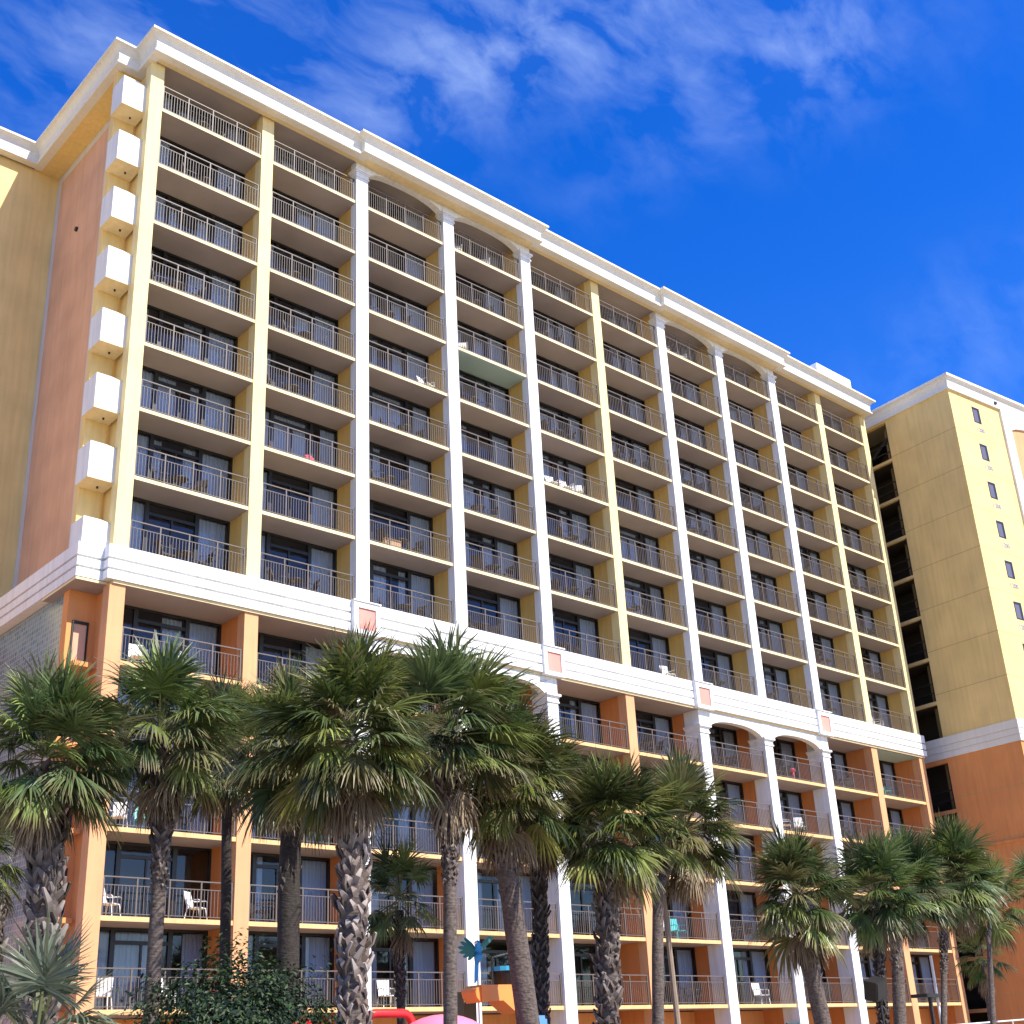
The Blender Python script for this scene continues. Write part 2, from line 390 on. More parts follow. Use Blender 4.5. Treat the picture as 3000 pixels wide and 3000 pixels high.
def pane_mb(W, H=H0, ox=0, oz=0, mb=None):
    b = mb or MB(); y = DEP+.01; m1, m2 = W*.272, W*.705; mm = (m1+m2)/2
    for (x0,x1,z0,z1) in ((.06,m1-.08,.05,H-.09),(m1+.08,mm-.035,.05,H-.52),(mm+.035,m2-.08,.05,H-.52),(m1+.08,m2-.08,H-.40,H-.09),(m2+.08,W-.08,.05,H-.09)):
        b.face([(ox+x0,y,oz+z0),(ox+x1,y,oz+z0),(ox+x1,y,oz+z1),(ox+x0,y,oz+z1)])
    return b
def fold(b, x0, x1, z0, z1, y, seed, ox=0, oz=0):
    r = random.Random(seed); n = max(6, int((x1-x0)/.035)); ph = r.random()*6; pts = []
    for i in range(n+1):
        x = x0+(x1-x0)*i/n
        pts.append((x, y+.028*math.sin(x*42+ph+1.4*math.sin(x*7+ph))+.012*math.sin(x*95)))
    for i in range(n):
        (xa,ya),(xb,yb) = pts[i], pts[i+1]
        b.face([(ox+xa,ya,oz+z0),(ox+xb,yb,oz+z0),(ox+xb,yb,oz+z1),(ox+xa,ya,oz+z1)])
def curtain_mb(W, v, H=H0, ox=0, oz=0, mb=None):
    b = mb or MB(); y = DEP+.11; m1, m2 = W*.272, W*.705; c = m2-m1
    fold(b, .07, m1-(.05 if v != 2 else .45), .03, H-.12, y, v, ox, oz)
    fold(b, m2+(.10 if v != 3 else .5), W-.10, .03, H-.12, y, v+9, ox, oz)
    spans = {0: [(0,.30)], 1: [(0,.22),(.72,1)], 2: [(.55,1)], 3: [(0,.95)], 4: [(0,.45),(.80,1)], 5: []}[v]
    for s0, s1 in spans: fold(b, m1+.09+s0*(c-.2), m1+.09+s1*(c-.2), .03, H-.12, y+.05, v+20+int(s0*10), ox, oz)
    return b
W_ = [CX[k+1]-CX[k]-hw(k)-hw(k+1) for k in range(10)]
WD = [CX[k+1]-CX[k]-2*PW for k in range(10)]
rail_me = [railing_mb(w).mesh('railing', M['bronze']) for w in W_]
door_me = [door_mb(w).mesh('glass_door', M['black_frame']) for w in WD]
pane_me = [pane_mb(w).mesh('pane', M['glass']) for w in WD]
cur_me = [[curtain_mb(w, v).mesh('curtain', M['curtain'], True) for v in range(6)] for w in WD]
R_rest, D_rest, P_rest, C_rest = MB(), MB(), MB(), MB()
rc = random.Random(5)
for r in range(13):
    z = ROWS[r]; H = TOPS[r]-z
    for k in range(10):
        x = CX[k]+hw(k); xd = CX[k]+PW; yo = .30 if r >= 8 else 0; v = rc.choice([0,1,1,2,3,4,5,5,5])
        if (r,k) == (11,0): v = 5
        if (r,k) == (12,0): v = 3
        if (r,k) in HIDDEN:
            railing_mb(W_[k], x, z, R_rest); door_mb(WD[k], H, xd, z, D_rest); pane_mb(WD[k], H, xd, z, P_rest); curtain_mb(WD[k], v, H, xd, z, C_rest)
            continue
        put('railing', rail_me[k], hotel, Vector((x,0,z))+HI)
        d = put('glass_door', door_me[k], hotel, Vector((xd,yo,z))+HI, (1,1,H/H0))
        put('pane', pane_me[k], d)
        if not (r,k) == (11,0): put('curtain', cur_me[k][v], d)
tag(hp(R_rest, 'railings', M['bronze']), kind='stuff')
d = tag(hp(D_rest, 'glass_doors', M['black_frame']), kind='stuff'); P_rest.build('pane', M['glass'], d); C_rest.build('curtain', M['curtain'], d, smooth=True)

# ground floor signs on the hotel wall
sg = empty('wall_sign', (31.75, 2.0, 2.35)); tag(sg, 'white sign with red capital letters on the ground floor wall', 'sign')
b = MB(); b.box(-.75, .75, -.03, .03, -.55, .42); b.build('board', M['sign_white'], sg)
def text(s, size, mat, parent, loc, rot=(R(90),0,0), name='lettering', ext=.006, ax='CENTER'):
    c = bpy.data.curves.new(name, 'FONT'); c.body = s; c.size = size; c.extrude = ext; c.align_x = ax; c.align_y = 'CENTER'; c.materials.append(mat); c.offset = size*.02
    tmp = bpy.data.objects.new(name, c); COL.objects.link(tmp)
    me = bpy.data.meshes.new_from_object(tmp.evaluated_get(bpy.context.evaluated_depsgraph_get())); me.name = name
    bpy.data.objects.remove(tmp); bpy.data.curves.remove(c)
    o = bpy.data.objects.new(name, me); COL.objects.link(o); o.parent = parent; o.location = loc; o.rotation_euler = rot; return o
text('AUN', .62, M['sign_red'], sg, (0,-.04,.02))
b = MB(); b.box(34.4, 35.3, .02, .10, 1.6, 2.8); o = b.build('notice_board', M['green_sign']); tag(o, 'dark green notice board on white column at ground floor', 'sign')

# ------------------------------------------------------------------ the neighbouring tower
tw = tag(empty('tower_block', (52.1,-5.45,0), R(-6)), 'yellow and orange tower block with open stairwell, right of the balcony hotel', 'building')
OP0, OP1 = 4.97, 8.2
beams_u = [37.32-2.75*i for i in range(7)]
beams_l = [14.3-2.75*i for i in range(5)]
b = MB(); b.box(0, 14, 0, OP0, 18.5, 40.2); b.box(0, 14, OP1, 14, 18.5, 40.2); b.box(0,.3,OP0,OP1,40.0,40.2); b.box(4,14,OP0,OP1,18.5,40.2); b.build('upper_wall', M['yellow'], tw)
b = MB(); b.box(0, 14, 0, OP0, 0, 17.35); b.box(0, 14, OP1, 14, 0, 17.35); b.box(0,.3,OP0,OP1,17.05,17.34); b.box(4,14,OP0,OP1,0,17.35); b.build('lower_wall', M['orange'], tw)
# panel joints
b = MB()
for z in [37.38-2.70*i for i in range(7)]:
    b.box(-.004, .01, -.003, OP0, z, z+.035); b.box(0, 5.4, -.004, .01, z, z+.035)
for z in [14.9-2.75*i for i in range(5)]: b.box(-.004, .01, -.003, OP0, z, z+.035)
b.build('panel_joint', M['joint'], tw)
b = MB(); b.sweep([(0,14,-1,0),(0,0,-1,-1),(14,0,0,-1)], [(-.2,17.30),(.08,17.30),(.08,17.62),(.03,17.63),(.03,17.69),(.08,17.70),(.08,18.0),(.03,18.01),(.03,18.07),(.08,18.08),(.08,18.55),(-.2,18.56)]); b.build('band', M['cornice'], tw)
b = MB(); b.sweep([(0,14,-1,0),(0,0,-1,-1),(14,0,0,-1)], [(-.3,40.1),(.16,40.1),(.16,40.2),(.10,40.26),(.10,40.56),(.13,40.60),(.15,40.72),(.22,40.84),(.36,40.92),(.36,41.08),(-1,41.09)])
b.box(.2,13.8,.2,13.8,40.9,41.07); b.build('cornice', M['cornice'], tw)
b = MB(); b.sweep([(0,OP0,-1,0),(0,0,-1,-1),(14,0,0,-1)], [(0,11.80),(.10,11.86),(.10,12.0),(0,12.06)]); b.build('ledge', M['orange'], tw)
# stairwell
for z in beams_u + beams_l:
    b = MB(); b.box(.0, .22, OP0, OP1, z-.20, z); b.box(.22, 2.2, OP0, OP1, z-.19, z-.02, 1); b.build('stair_landing', [M['yellow'] if z > 18 else M['orange'], M['stair_shade']], tw)  # inner slab coloured near black for the stairwell's shade
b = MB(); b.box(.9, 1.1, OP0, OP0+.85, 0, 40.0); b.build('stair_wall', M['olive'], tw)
b = MB(); b.box(2.2, 2.4, OP0, OP1, 0, 40.0); b.box(1.1, 2.2, OP1-.06, OP1-.01, 0, 40.0); b.build('stairwell_shade_panel', M['stair_shade'], tw)  # dark panels added to stand for the shade deep in the stairwell
for z in [40.07]:
    b = MB()
    y0, y1 = OP0+.1, OP1-.1
    b.add([(.8,y0,z-.35),(1.5,y0,z-.35),(1.5,y1,z-2.4),(.8,y1,z-2.4),(.8,y0,z-.6),(1.5,y0,z-.6),(1.5,y1,z-2.65),(.8,y1,z-2.65)],
          [(0,1,2,3),(7,6,5,4),(0,4,5,1),(1,5,6,2),(2,6,7,3),(3,7,4,0)])
    b.build('stair_flight', M['dark_metal'], tw)
for z in beams_u + beams_l:
    b = MB()
    for dz in (.52, 1.10): b.box(.04, .10, OP0, OP1, z+dz, z+dz+.06)
    b.box(.03, .12, OP0+.02, OP0+.10, z, z+2.54); b.box(.04,.10,OP1-.1,OP1,z,z+2.5)
    b.build('stair_rail', M['dark_metal'], tw)
# front windows and floor numbers
for i in range(8):
    z1 = 39.50-2.68*i; z0 = z1-1.12; b = MB(); x0, x1 = 2.28, 3.04
    b.box(x0, x0+.05, -.02, .1, z0, z1); b.box(x1-.22, x1, -.02, .1, z0, z1); b.box(x0+.05, x1-.22, -.02, .1, z1-.16, z1); b.box(x0+.05, x1-.22, -.02, .1, z0, z0+.05)
    w = b.build('window', M['black_frame'], tw); b = MB(); b.box(x0+.05, x1-.22, -.012, -.006, z0+.05, z1-.16); b.build('pane', M['lavender_glass'], w)
    text('I 200', .42, M['sign_blue'], tw, (2.78,-.008,z0-.50), name='floor_number', ext=.003)
b = MB(); b.box(5.4, 6.24, -.16, -.001, 18.55, 40.12)
n = 16; xs = [6.24+7.6*i/n for i in range(n+1)]
for i in range(n):
    f = lambda x: 38.75+.55*math.sin(math.pi*(x-6.24)/7.6)**.6
    xa, xb = xs[i], xs[i+1]; za, zb = f(xa), f(xb)
    b.face([(xa,-.16,za),(xb,-.16,zb),(xb,-.16,40.12),(xa,-.16,40.12)]); b.face([(xa,-.001,za),(xb,-.001,zb),(xb,-.16,zb),(xa,-.16,za)])
b.build('pilaster', M['white'], tw)
b = MB(); b.box(6.24, 13.9, -.03, -.004, 18.56, 39.9); b.build('arch_panel', M['peach'], tw)
b = MB(); b.box(4.9, 5.1, -.2, -.08, 40.36, 40.52); b.build('fascia_lamp', M['dark_metal'], tw)

# ------------------------------------------------------------------ balcony furniture
def chair_parts(kind):
    seat, back, leg, arm = MB(), MB(), [], []
    seat.box(-.24,.24,-.23,.23,.40,.435)
    back.add([(-.24,.20,.43),(.24,.20,.43),(.24,.36,.98),(-.24,.36,.98),(-.24,.235,.43),(.24,.235,.43),(.24,.395,.98),(-.24,.395,.98)],
             [(0,1,2,3),(7,6,5,4),(0,4,5,1),(1,5,6,2),(2,6,7,3),(3,7,4,0)])
    for sx in (-1,1):
        for sy, y1 in ((-1,-.27),(1,.30)):
            l = MB(); l.tube([(sx*.25, sy*.21, .40), (sx*.28, y1, 0)], .018, 5); leg.append(l)
        q = MB(); q.tube([(sx*.26,-.25,.40),(sx*.27,-.25,.62),(sx*.27,-.20,.66),(sx*.27,.22,.67),(sx*.25,.28,.70)], .018, 5); arm.append(q)
    return seat, back, leg, arm
CH = {}
for kind, mt in (('dark',M['chair_dark']),('white',M['chair_white']),('teal',M['chair_teal'])):
    s, bk, lg, ar = chair_parts(kind)
    whole = MB()
    for q in [s, bk]+ar+lg: whole.add(q.v, q.f)
    CH[kind] = dict(seat=s.mesh('seat', mt), back=bk.mesh('backrest', mt), legs=[l.mesh('leg', mt) for l in lg], arm=[q.mesh('armrest', mt) for q in ar], whole=whole.mesh('patio_chair', mt))
tb = MB(); tb.tube([(0,0,.69),(0,0,.72)], .34, 16); tt = tb.mesh('table_top', M['chair_dark'])
lgm = []
for sx in (-1,1):
    for sy in (-1,1):
        l = MB(); l.tube([(sx*.2,sy*.2,.69),(sx*.26,sy*.26,0)], .018, 5); lgm.append(l.mesh('leg', M['chair_dark']))
whole = MB(); whole.tube([(0,0,.69),(0,0,.72)], .34, 14)
for sx in (-1,1):
    for sy in (-1,1): whole.tube([(sx*.2,sy*.2,.69),(sx*.26,sy*.26,0)], .018, 5)
tw_me = whole.mesh('patio_table', M['chair_dark'])
ORD = ['first','second','third','fourth','fifth','sixth','seventh','eighth','ninth','tenth','eleventh','twelfth','thirteenth']
def where(r, k): return '%s bay from left, %s row from top' % (ORD[k], ORD[r])
def chair(kind, r, k, x, y, rz, word, detail):
    z = ROWS[r]
    colname = {'dark':'dark','white':'white','teal':'teal'}[kind]
    if detail:
        e = empty('patio_chair', (x,y,z), rz); c = CH[kind]
        put('seat', c['seat'], e); put('backrest', c['back'], e); 
        for l in c['arm']: put('armrest', l, e)
        for l in c['legs']: put('leg', l, e)
    else:
        e = put('patio_chair', CH[kind]['whole'], None, (x,y,z)); e.rotation_euler = (0,0,rz)
    tag(e, '%s chair%s, %s' % (colname, word, where(r,k)), 'chair', 'balcony chairs'); return e
def table(r, k, x, y, detail):
    if detail:
        e = empty('patio_table', (x,y,ROWS[r])); put('table_top', tt, e)
        for l in lgm: put('leg', l, e)
    else: e = put('patio_table', tw_me, None, (x,y,ROWS[r]))
    tag(e, 'small dark round table, %s' % where(r,k), 'table', 'balcony tables')
special = {(8,0):('white',[.9,2.3]), (4,4):('white',[1.3,2.2,3.0]), (11,0):('white',[.55,3.6]), (12,0):('white',[.5,2.6]), (12,6):('white',[2.6]), (7,5):('white',[3.4]),
           (7,9):('white',[.7,1.6]), (9,7):('white',[1.2,2.4]), (0,3):('white',[.7,2.5]), (3,2):('white',[3.7]), (11,5):('mix',[1.2,2.3]), (8,9):('teal',[1.2]), (10,0):('mix',[.6,1.5]),
           (2,3):('white',[.8]), (12,2):('white',[1.2]), (0,6):('white',[.6,2.0])}
skip = set([(9,b_) for b_ in range(0,5)] + [(10,b_) for b_ in range(1,8)] + [(11,b_) for b_ in (2,3,4,7,8,9)] + [(12,b_) for b_ in (1,3,4,8,9)] + [(r_,k_) for r_ in range(0,3) for k_ in range(5,10)])
rf = random.Random(11)
for r in range(13):
    for k in range(10):
        x0 = CX[k]+hw(k); W = W_[k]; det = k <= 2 and r >= 3
        if (r,k) in special:
            kind, xs = special[(r,k)]
            sides = [' nearest the left column',' furthest right',' in the middle']
            if len(xs) == 3: sides = [' on the left',' in the middle',' on the right']
            for i, xx in enumerate(xs):
                kd = kind if kind != 'mix' else ('teal' if i == 1 else 'white')
                chair(kd, r, k, x0+xx, .62, R(rf.choice([-40,-10,15,35])), sides[i] if len(xs) > 1 else '', True)
            continue
        if (r,k) in skip or rf.random() < .14: continue
        cx = x0+W*rf.uniform(.32,.58); cy = .75
        table(r, k, cx, cy, det)
        chair('dark', r, k, cx-.72, cy+rf.uniform(-.15,.2), R(rf.uniform(50,110)), ' left of its table', det)
        if rf.random() < .85: chair('dark', r, k, cx+.72, cy+rf.uniform(-.15,.2), R(rf.uniform(-110,-50)), ' right of its table', det)
b = MB(); zz = ROWS[5]
b.sphere((CX[1]+2.6,.42,zz+.22),(.28,.16,.22),10,6); b.box(CX[1]+2.35,CX[1]+2.9,.3,.55,zz,zz+.12)
tag(b.build('beach_towel', M['pink_cloth'], smooth=True), 'pink towel heaped behind the railing of a second bay balcony', 'towel')
b = MB(); zz = ROWS[6]; b.box(CX[2]+1.55,CX[2]+2.35,.5,1.0,zz,zz+.55); b.box(CX[2]+1.53,CX[2]+1.95,.48,1.02,zz+.55,zz+.57); b.box(CX[2]+1.96,CX[2]+2.37,.48,1.02,zz+.551,zz+.571)
tag(b.build('cardboard_box', M['carton']), 'brown cardboard box behind a railing in the third bay', 'box')
b = MB(); zz = ROWS[8]; b.sphere((CX[7]+2.6,.5,zz+.62),(.25,.12,.10),10,6); b.tube([(CX[7]+2.6,.5,zz),(CX[7]+2.6,.5,zz+.6)],.05,6)
tag(b.build('beach_towel', M['pink_cloth'], smooth=True), 'magenta towel on a stand behind an arched balcony railing under the band', 'towel')

# ------------------------------------------------------------------ palms
def lerp3(a, b_, t): return tuple(a[i]+(b_[i]-a[i])*t for i in range(3))
def frond(mb, o, d, Lp, Rf, rnd, colr, tip, droop, nl=28, closed=1.0):
    Rf *= rnd.uniform(.9,1.12)
    o = Vector(o); d = Vector(d).normalized(); p = o.copy(); dd = d.copy(); pts = [p.copy()]
    for i in range(3):
        dd = (dd + Vector((0,0,-droop*.16))).normalized(); p = p + dd*(Lp/3); pts.append(p.copy())
    side = dd.cross(Vector((0,0,1)))
    if side.length < .1: side = Vector((math.cos(rnd.random()*6), math.sin(rnd.random()*6), 0))
    side.normalize(); side = (side + Vector((rnd.uniform(-.5,.5), rnd.uniform(-.5,.5), rnd.uniform(-.4,.4)))).normalized()
    side = (side - dd*side.dot(dd)).normalized(); nrm = side.cross(dd).normalized()
    # petiole
    n0 = len(mb.v); w = .016
    for i, q in enumerate(pts):
        mb.v += [tuple(q-side*w), tuple(q+side*w), tuple(q-nrm*w)]; mb.c += [lerp3(colr, (.16,.16,.05), .5)]*3
    for i in range(3):
        a = n0+i*3
        for (u_, v_) in ((0,1),(1,2),(2,0)): mb.f.append((a+u_, a+v_, a+3+v_, a+3+u_)); mb.m.append(0)
    E0 = pts[-1]; A = 112*closed
    costa = Rf*.22
    for j in range(nl):
        t = (j+.5)/nl*2-1; a = R(A*t + rnd.gauss(0,3.5))
        l = Rf*(1-.30*abs(t)**2.2)*rnd.uniform(.86,1.08)
        cd = (1-abs(t))
        b0 = E0 + (dd + Vector((0,0,-.25*droop))).normalized()*costa*cd
        dr = (dd*math.cos(a) + side*math.sin(a) - nrm*(.22*abs(math.sin(a))-.10)*1.0).normalized()
        perp = (nrm.cross(dr)).normalized(); perp = (perp + nrm*rnd.uniform(-.5,.5)).normalized()
        q = b0.copy(); segs = [(0,.005),(.34,.0145),(.68,.0090),(1,.0015)]
        n1 = len(mb.v); prev = 0; g = dr.copy(); f = rnd.uniform(.65,1.35)
        for i, (s, wd) in enumerate(segs):
            q = q + g*(l*(s-prev)); prev = s
            g = (g + Vector((0,0,-1))*droop*(.10 if i == 0 else .50)*rnd.uniform(.4,1.6)).normalized()
            ww = wd*(Rf/.62)*1.15
            mb.v += [tuple(q-perp*ww), tuple(q+perp*ww)]
            cc = lerp3(colr, tip, max(0, (s-.55)/.45)**1.5); cc = tuple(x*f for x in cc); mb.c += [cc, cc]
        for i in range(3): mb.f.append((n1+2*i, n1+2*i+1, n1+2*i+3, n1+2*i+2)); mb.m.append(0)
GREENS = [(.095,.130,.030),(.135,.170,.040),(.056,.086,.026),(.215,.255,.070),(.075,.108,.038),(.145,.145,.060),(.034,.054,.018),(.110,.150,.055)]
def palm(name, seed, c, t, base, rad, tw_, boots, label, dark=False, bt=.55, neck=0, fall=122, loose=False, nf=82, greens=GREENS, grp='palm trees in front of the hotel'):
    rnd = random.Random(seed); c = Vector(c); t = Vector(t); base = Vector(base)
    root = tag(empty(name, base), label, 'palm tree', grp); inv = -base
    r0 = tw_/2
    # trunk
    pts = [base, base.lerp(t,.35)+Vector((rnd.uniform(-.05,.05),0,0)), base.lerp(t,.7), t, t.lerp(c,.75)]
    path_ = []
    for i in range(len(pts)-1):
        for j in range(7): path_.append(pts[i].lerp(pts[i+1], j/7))
    path_.append(pts[-1])
    core = r0*(.62 if boots == 'all' else .92)
    rr = []
    for i, p in enumerate(path_):
        f = i/(len(path_)-1); rr.append(core*(1.12-.22*f)*(1+.05*noise.noise(p*1.7+Vector((seed,0,0)))) if boots != 'top' else core*.62*(1.15-.2*f))
    mb = MB(); mb.tube([p+inv for p in path_], rr, 14); mb.build('trunk', M['bark_dark'] if dark else M['bark'], root, smooth=True)
    # leaf bases
    if boots:
        z0 = .3 if boots == 'all' else base.z+(t.z-base.z)*(.72 if boots == 'top' else .55)
        z1 = t.z+(c.z-t.z)*.55; mb = MB(); z = z0; k = 0
        while z < z1:
            f = (z-base.z)/(c.z-base.z)
            p = base.lerp(t, min(1,(z-base.z)/(t.z-base.z))) if z < t.z else t.lerp(c,(z-t.z)/(c.z-t.z))
            a = k*2.39996+rnd.uniform(-.25,.25); out = Vector((math.cos(a), math.sin(a), 0)); sd = Vector((-out.y, out.x, 0))
            gr = 1.0 if boots == 'all' else min(1, (z-z0)/(z1-z0)*2+.35)
            nk = 1+neck*max(0, 1-(t.z+.25-z)/1.5)*(1 if z < t.z+.5 else .8)
            rc_ = r0*.60*(1+(nk-1)*.45); L = r0*rnd.uniform(.6,1.05)*gr*nk
            b0 = p + out*rc_*.85
            cb = rnd.choice([(.09,.065,.05),(.14,.105,.08),(.19,.15,.12),(.06,.042,.03)]); ct = rnd.choice([(.36,.30,.26),(.27,.21,.18),(.42,.36,.32),(.15,.11,.09)])
            sh_ = .30 if dark else bt*rnd.uniform(.7,1.2)  # dark palms: leaf bases get the same shade and thatch darkening
            cb = tuple(x*sh_ for x in cb); ct = tuple(x*sh_ for x in ct)
            for sg in ((-1, 1) if rnd.random() < .75 else (rnd.choice((-1,1)),)):
                L2 = L*rnd.uniform(.7,1.2); w0 = r0*rnd.uniform(.13,.20); w1 = r0*rnd.uniform(.03,.07)
                tipp = b0 + sd*sg*L2*rnd.uniform(.45,.8) + Vector((0,0,1))*L2*rnd.uniform(.8,1.15) + out*(r0*.10 + L2*rnd.uniform(.0,.32))
                mid = b0.lerp(tipp,.55) + out*r0*rnd.uniform(.10,.2)
                wd = (tipp-b0).normalized().cross(out).normalized()
                th = -out*.035*(r0/.3)
                n = len(mb.v)
                V = [b0-wd*w0, b0+wd*w0, mid-wd*w0*.8, mid+wd*w0*.8, tipp-wd*w1, tipp+wd*w1]
                V += [v+th for v in V]
                mb.v += [tuple(v+inv) for v in V]; mb.c += ([cb,cb,lerp3(cb,ct,.6),lerp3(cb,ct,.6),ct,ct])*2
                for f_ in ((0,1,3,2),(2,3,5,4),(6,8,9,7),(8,10,11,9),(0,2,8,6),(2,4,10,8),(1,7,9,3),(3,9,11,5),(4,5,11,10)): mb.f.append(tuple(n+i for i in f_)); mb.m.append(0)
            k += 1; z += .10*r0
        mb.build('leaf_bases', M['boot'], root)
    # crown
    mb = MB(); md = MB(); tilt = Vector((rnd.uniform(-.22,.22), rnd.uniform(-.2,.2), 0)); gap = rnd.uniform(0,6.28); hue = rnd.uniform(-.18,.22); dd_ = rnd.uniform(-.12,.25)
    greens = [(max(.01,g[0]*(1+hue*1.3)), g[1]*(1+hue*.3), g[2]*(1-hue*.4)) for g in greens]
    for i in range(nf):
        f = (i+.5)/nf; el = R(86 - fall*f**1.05 + rnd.uniform(-16,16)); az = i*2.39996+rnd.uniform(-.4,.4)
        d = Vector((math.cos(el)*math.cos(az), math.cos(el)*math.sin(az), math.sin(el)))
        if abs((az-gap+math.pi)%(2*math.pi)-math.pi) < .4 and rnd.random() < .5: continue
        d = (d+tilt).normalized(); o = c + Vector((0,0,.12-.45*f))*rad*.5 + d*.06
        old = f > .62; cg = rnd.choice(greens); tip = rnd.choice([(.20,.16,.07),(.26,.20,.11),cg]) if old or rnd.random() < .3 else tuple(x*1.25 for x in cg)
        s = rnd.uniform(.72,1.12)
        frond(mb, o+inv, d, rad*.48*s, rad*(.58 if not loose else .44)*s, rnd, cg, tip, .18+.55*f+dd_+rnd.uniform(-.2,.45), nl=40 if rad > 1.2 else 32, closed=rnd.uniform(.65,1.05))
    for i in range(int(nf*rnd.uniform(.10,.22))):
        el = R(rnd.uniform(-72,-40)); az = rnd.random()*6.283
        d = Vector((math.cos(el)*math.cos(az), math.cos(el)*math.sin(az), math.sin(el)))
        cg = rnd.choice([(.17,.12,.07),(.24,.18,.11),(.12,.085,.05)])
        frond(md, c+Vector((0,0,-.3*rad))+inv, d, rad*.40, rad*.46, rnd, cg, (.28,.21,.14), 1.3, nl=20, closed=.75)
    mb.build('crown', M['leaf'], root); md.build('dead_fronds', M['dead'], root)
    return root
#        name key: crown centre, trunk top, ground point, crown radius, trunk width, leaf bases
PALMS = [
 ('A',(-9.94,-20,6.15),(-9.82,-20,5.35),(-9.58,-20,0),1.16,.62,'all','thick shaggy trunked palm tree before the hotel corner, frame left',{}),
 ('B',(-9.75,-17,5.1),(-9.35,-17,4.3),(-9.0,-17,0),.95,.43,'all','brownish palm half cut off by the left picture edge',{}),
 ('C',(-7.41,-18.5,7.1),(-7.26,-18.5,6.2),(-7.2,-18.5,0),1.32,.40,'top','palm with spiky collar and slim dark trunk before the first bay',{'neck':1.0,'fall':108}),
 ('D',(-3.58,-14,8.2),(-3.48,-14,7.2),(-3.23,-14,0),1.2,.24,None,'very thin dark trunked palm behind the big shrub',{'dark':True}),
 ('E',(-3.95,-17,7.55),(-3.75,-17,6.9),(-3.84,-17,0),1.35,.44,'mid','palm with smooth black looking trunk rising from the shrub',{'dark':True}),
 ('F',(-5.14,-21,6.85),(-5.10,-21,5.5),(-5.15,-21,0),1.42,.62,'all','large palm with thick pale criss-cross leaf bases down its trunk',{'bt':.95,'nf':90}),
 ('G',(-1.32,-19,7.85),(-1.39,-19,6.6),(-1.62,-19,0),1.72,.42,'top','tallest palm with smooth grey lower trunk and shaggy neck',{'neck':1.3,'fall':108}),
 ('I',(-.36,-16,4.95),(-.42,-16,4.0),(-.26,-16,0),1.05,.30,'top','small low palm under the two biggest palms',{'dark':True,'nf':34}),
 ('J',(1.0,-18,7.25),(.87,-18,6.0),(1.63,-18,0),1.55,.50,'mid','palm leaning right above the orange water chute',{'neck':.8,'fall':112}),
 ('K',(3.48,-16.5,7.3),(3.33,-16.5,6.1),(2.98,-16.5,0),1.35,.44,'all','straight dark trunked palm just right of the orange chute',{'dark':True}),
 ('L',(4.18,-18,6.45),(4.0,-18,5.2),(3.4,-18,0),1.52,.66,'all','palm with thick basket-weave trunk in mid picture',{'fall':108}),
 ('M',(8.01,-17,6.95),(6.8,-17,5.4),(6.0,-17,0),1.6,.30,None,'palm with slender smooth trunk beside the wooden post',{'fall':112}),
 ('N',(13.92,-16,5.65),(13.97,-16,4.4),(14.7,-16,0),1.72,.50,'mid','palm with shaggy neck before the lower white columns',{'neck':.8,'fall':108}),
 ('O',(17.93,-16,5.95),(17.72,-16,4.8),(17.0,-16,0),1.6,.42,'all','left one of a close pair of dark trunked palms',{'dark':True}),
 ('P',(21.31,-15,6.45),(20.37,-15,5.0),(19.4,-15,0),1.62,.42,'mid','right one of a close pair of palms with pale lower trunk',{}),
 ('Q',(24.5,-15,6.95),(23.37,-15,5.1),(21.6,-15,0),1.75,.34,'top','palm with thin leaning trunk before the hotel right end',{}),
 ('R',(30.85,-13,6.6),(30.07,-13,5.3),(28.6,-13,0),1.65,.22,None,'palm crown against the orange tower wall',{'nf':36}),
 ('T',(36.6,-12,7.6),(36.0,-12,6.2),(34.4,-12,0),1.4,.24,None,'palm cut off by the right picture edge',{'nf':30}),
]
for i, (key, c, t, base, rad, w, boots, label, kw) in enumerate(PALMS):
    palm('palm_tree', 100+i*7, c, t, base, rad*{'A':1.14,'C':1.12,'D':1.15,'E':1.14,'F':1.10,'G':1.12,'J':1.16,'K':1.15,'L':1.10,'M':1.08}.get(key,1.05)*.94, w, boots, label, **kw)
palm('palm_tree', 333, (36.66,-9,5.1), (36.66,-9,4.1), (36.1,-9,0), 1.45, .2, None, 'small bright green bushy palm at the foot of the orange tower', nf=34, loose=True,
     greens=[(.09,.14,.03),(.12,.16,.04),(.07,.11,.03)])
palm('palmetto', 404, (-12.60,-27,1.92), (-12.56,-27,1.5), (-12.5,-27,0), .88, .16, 'all', 'low grey green fan palm at the lower left corner', nf=34,
     greens=[(.08,.12,.085),(.11,.15,.105),(.06,.09,.07)], grp='low fan palms')

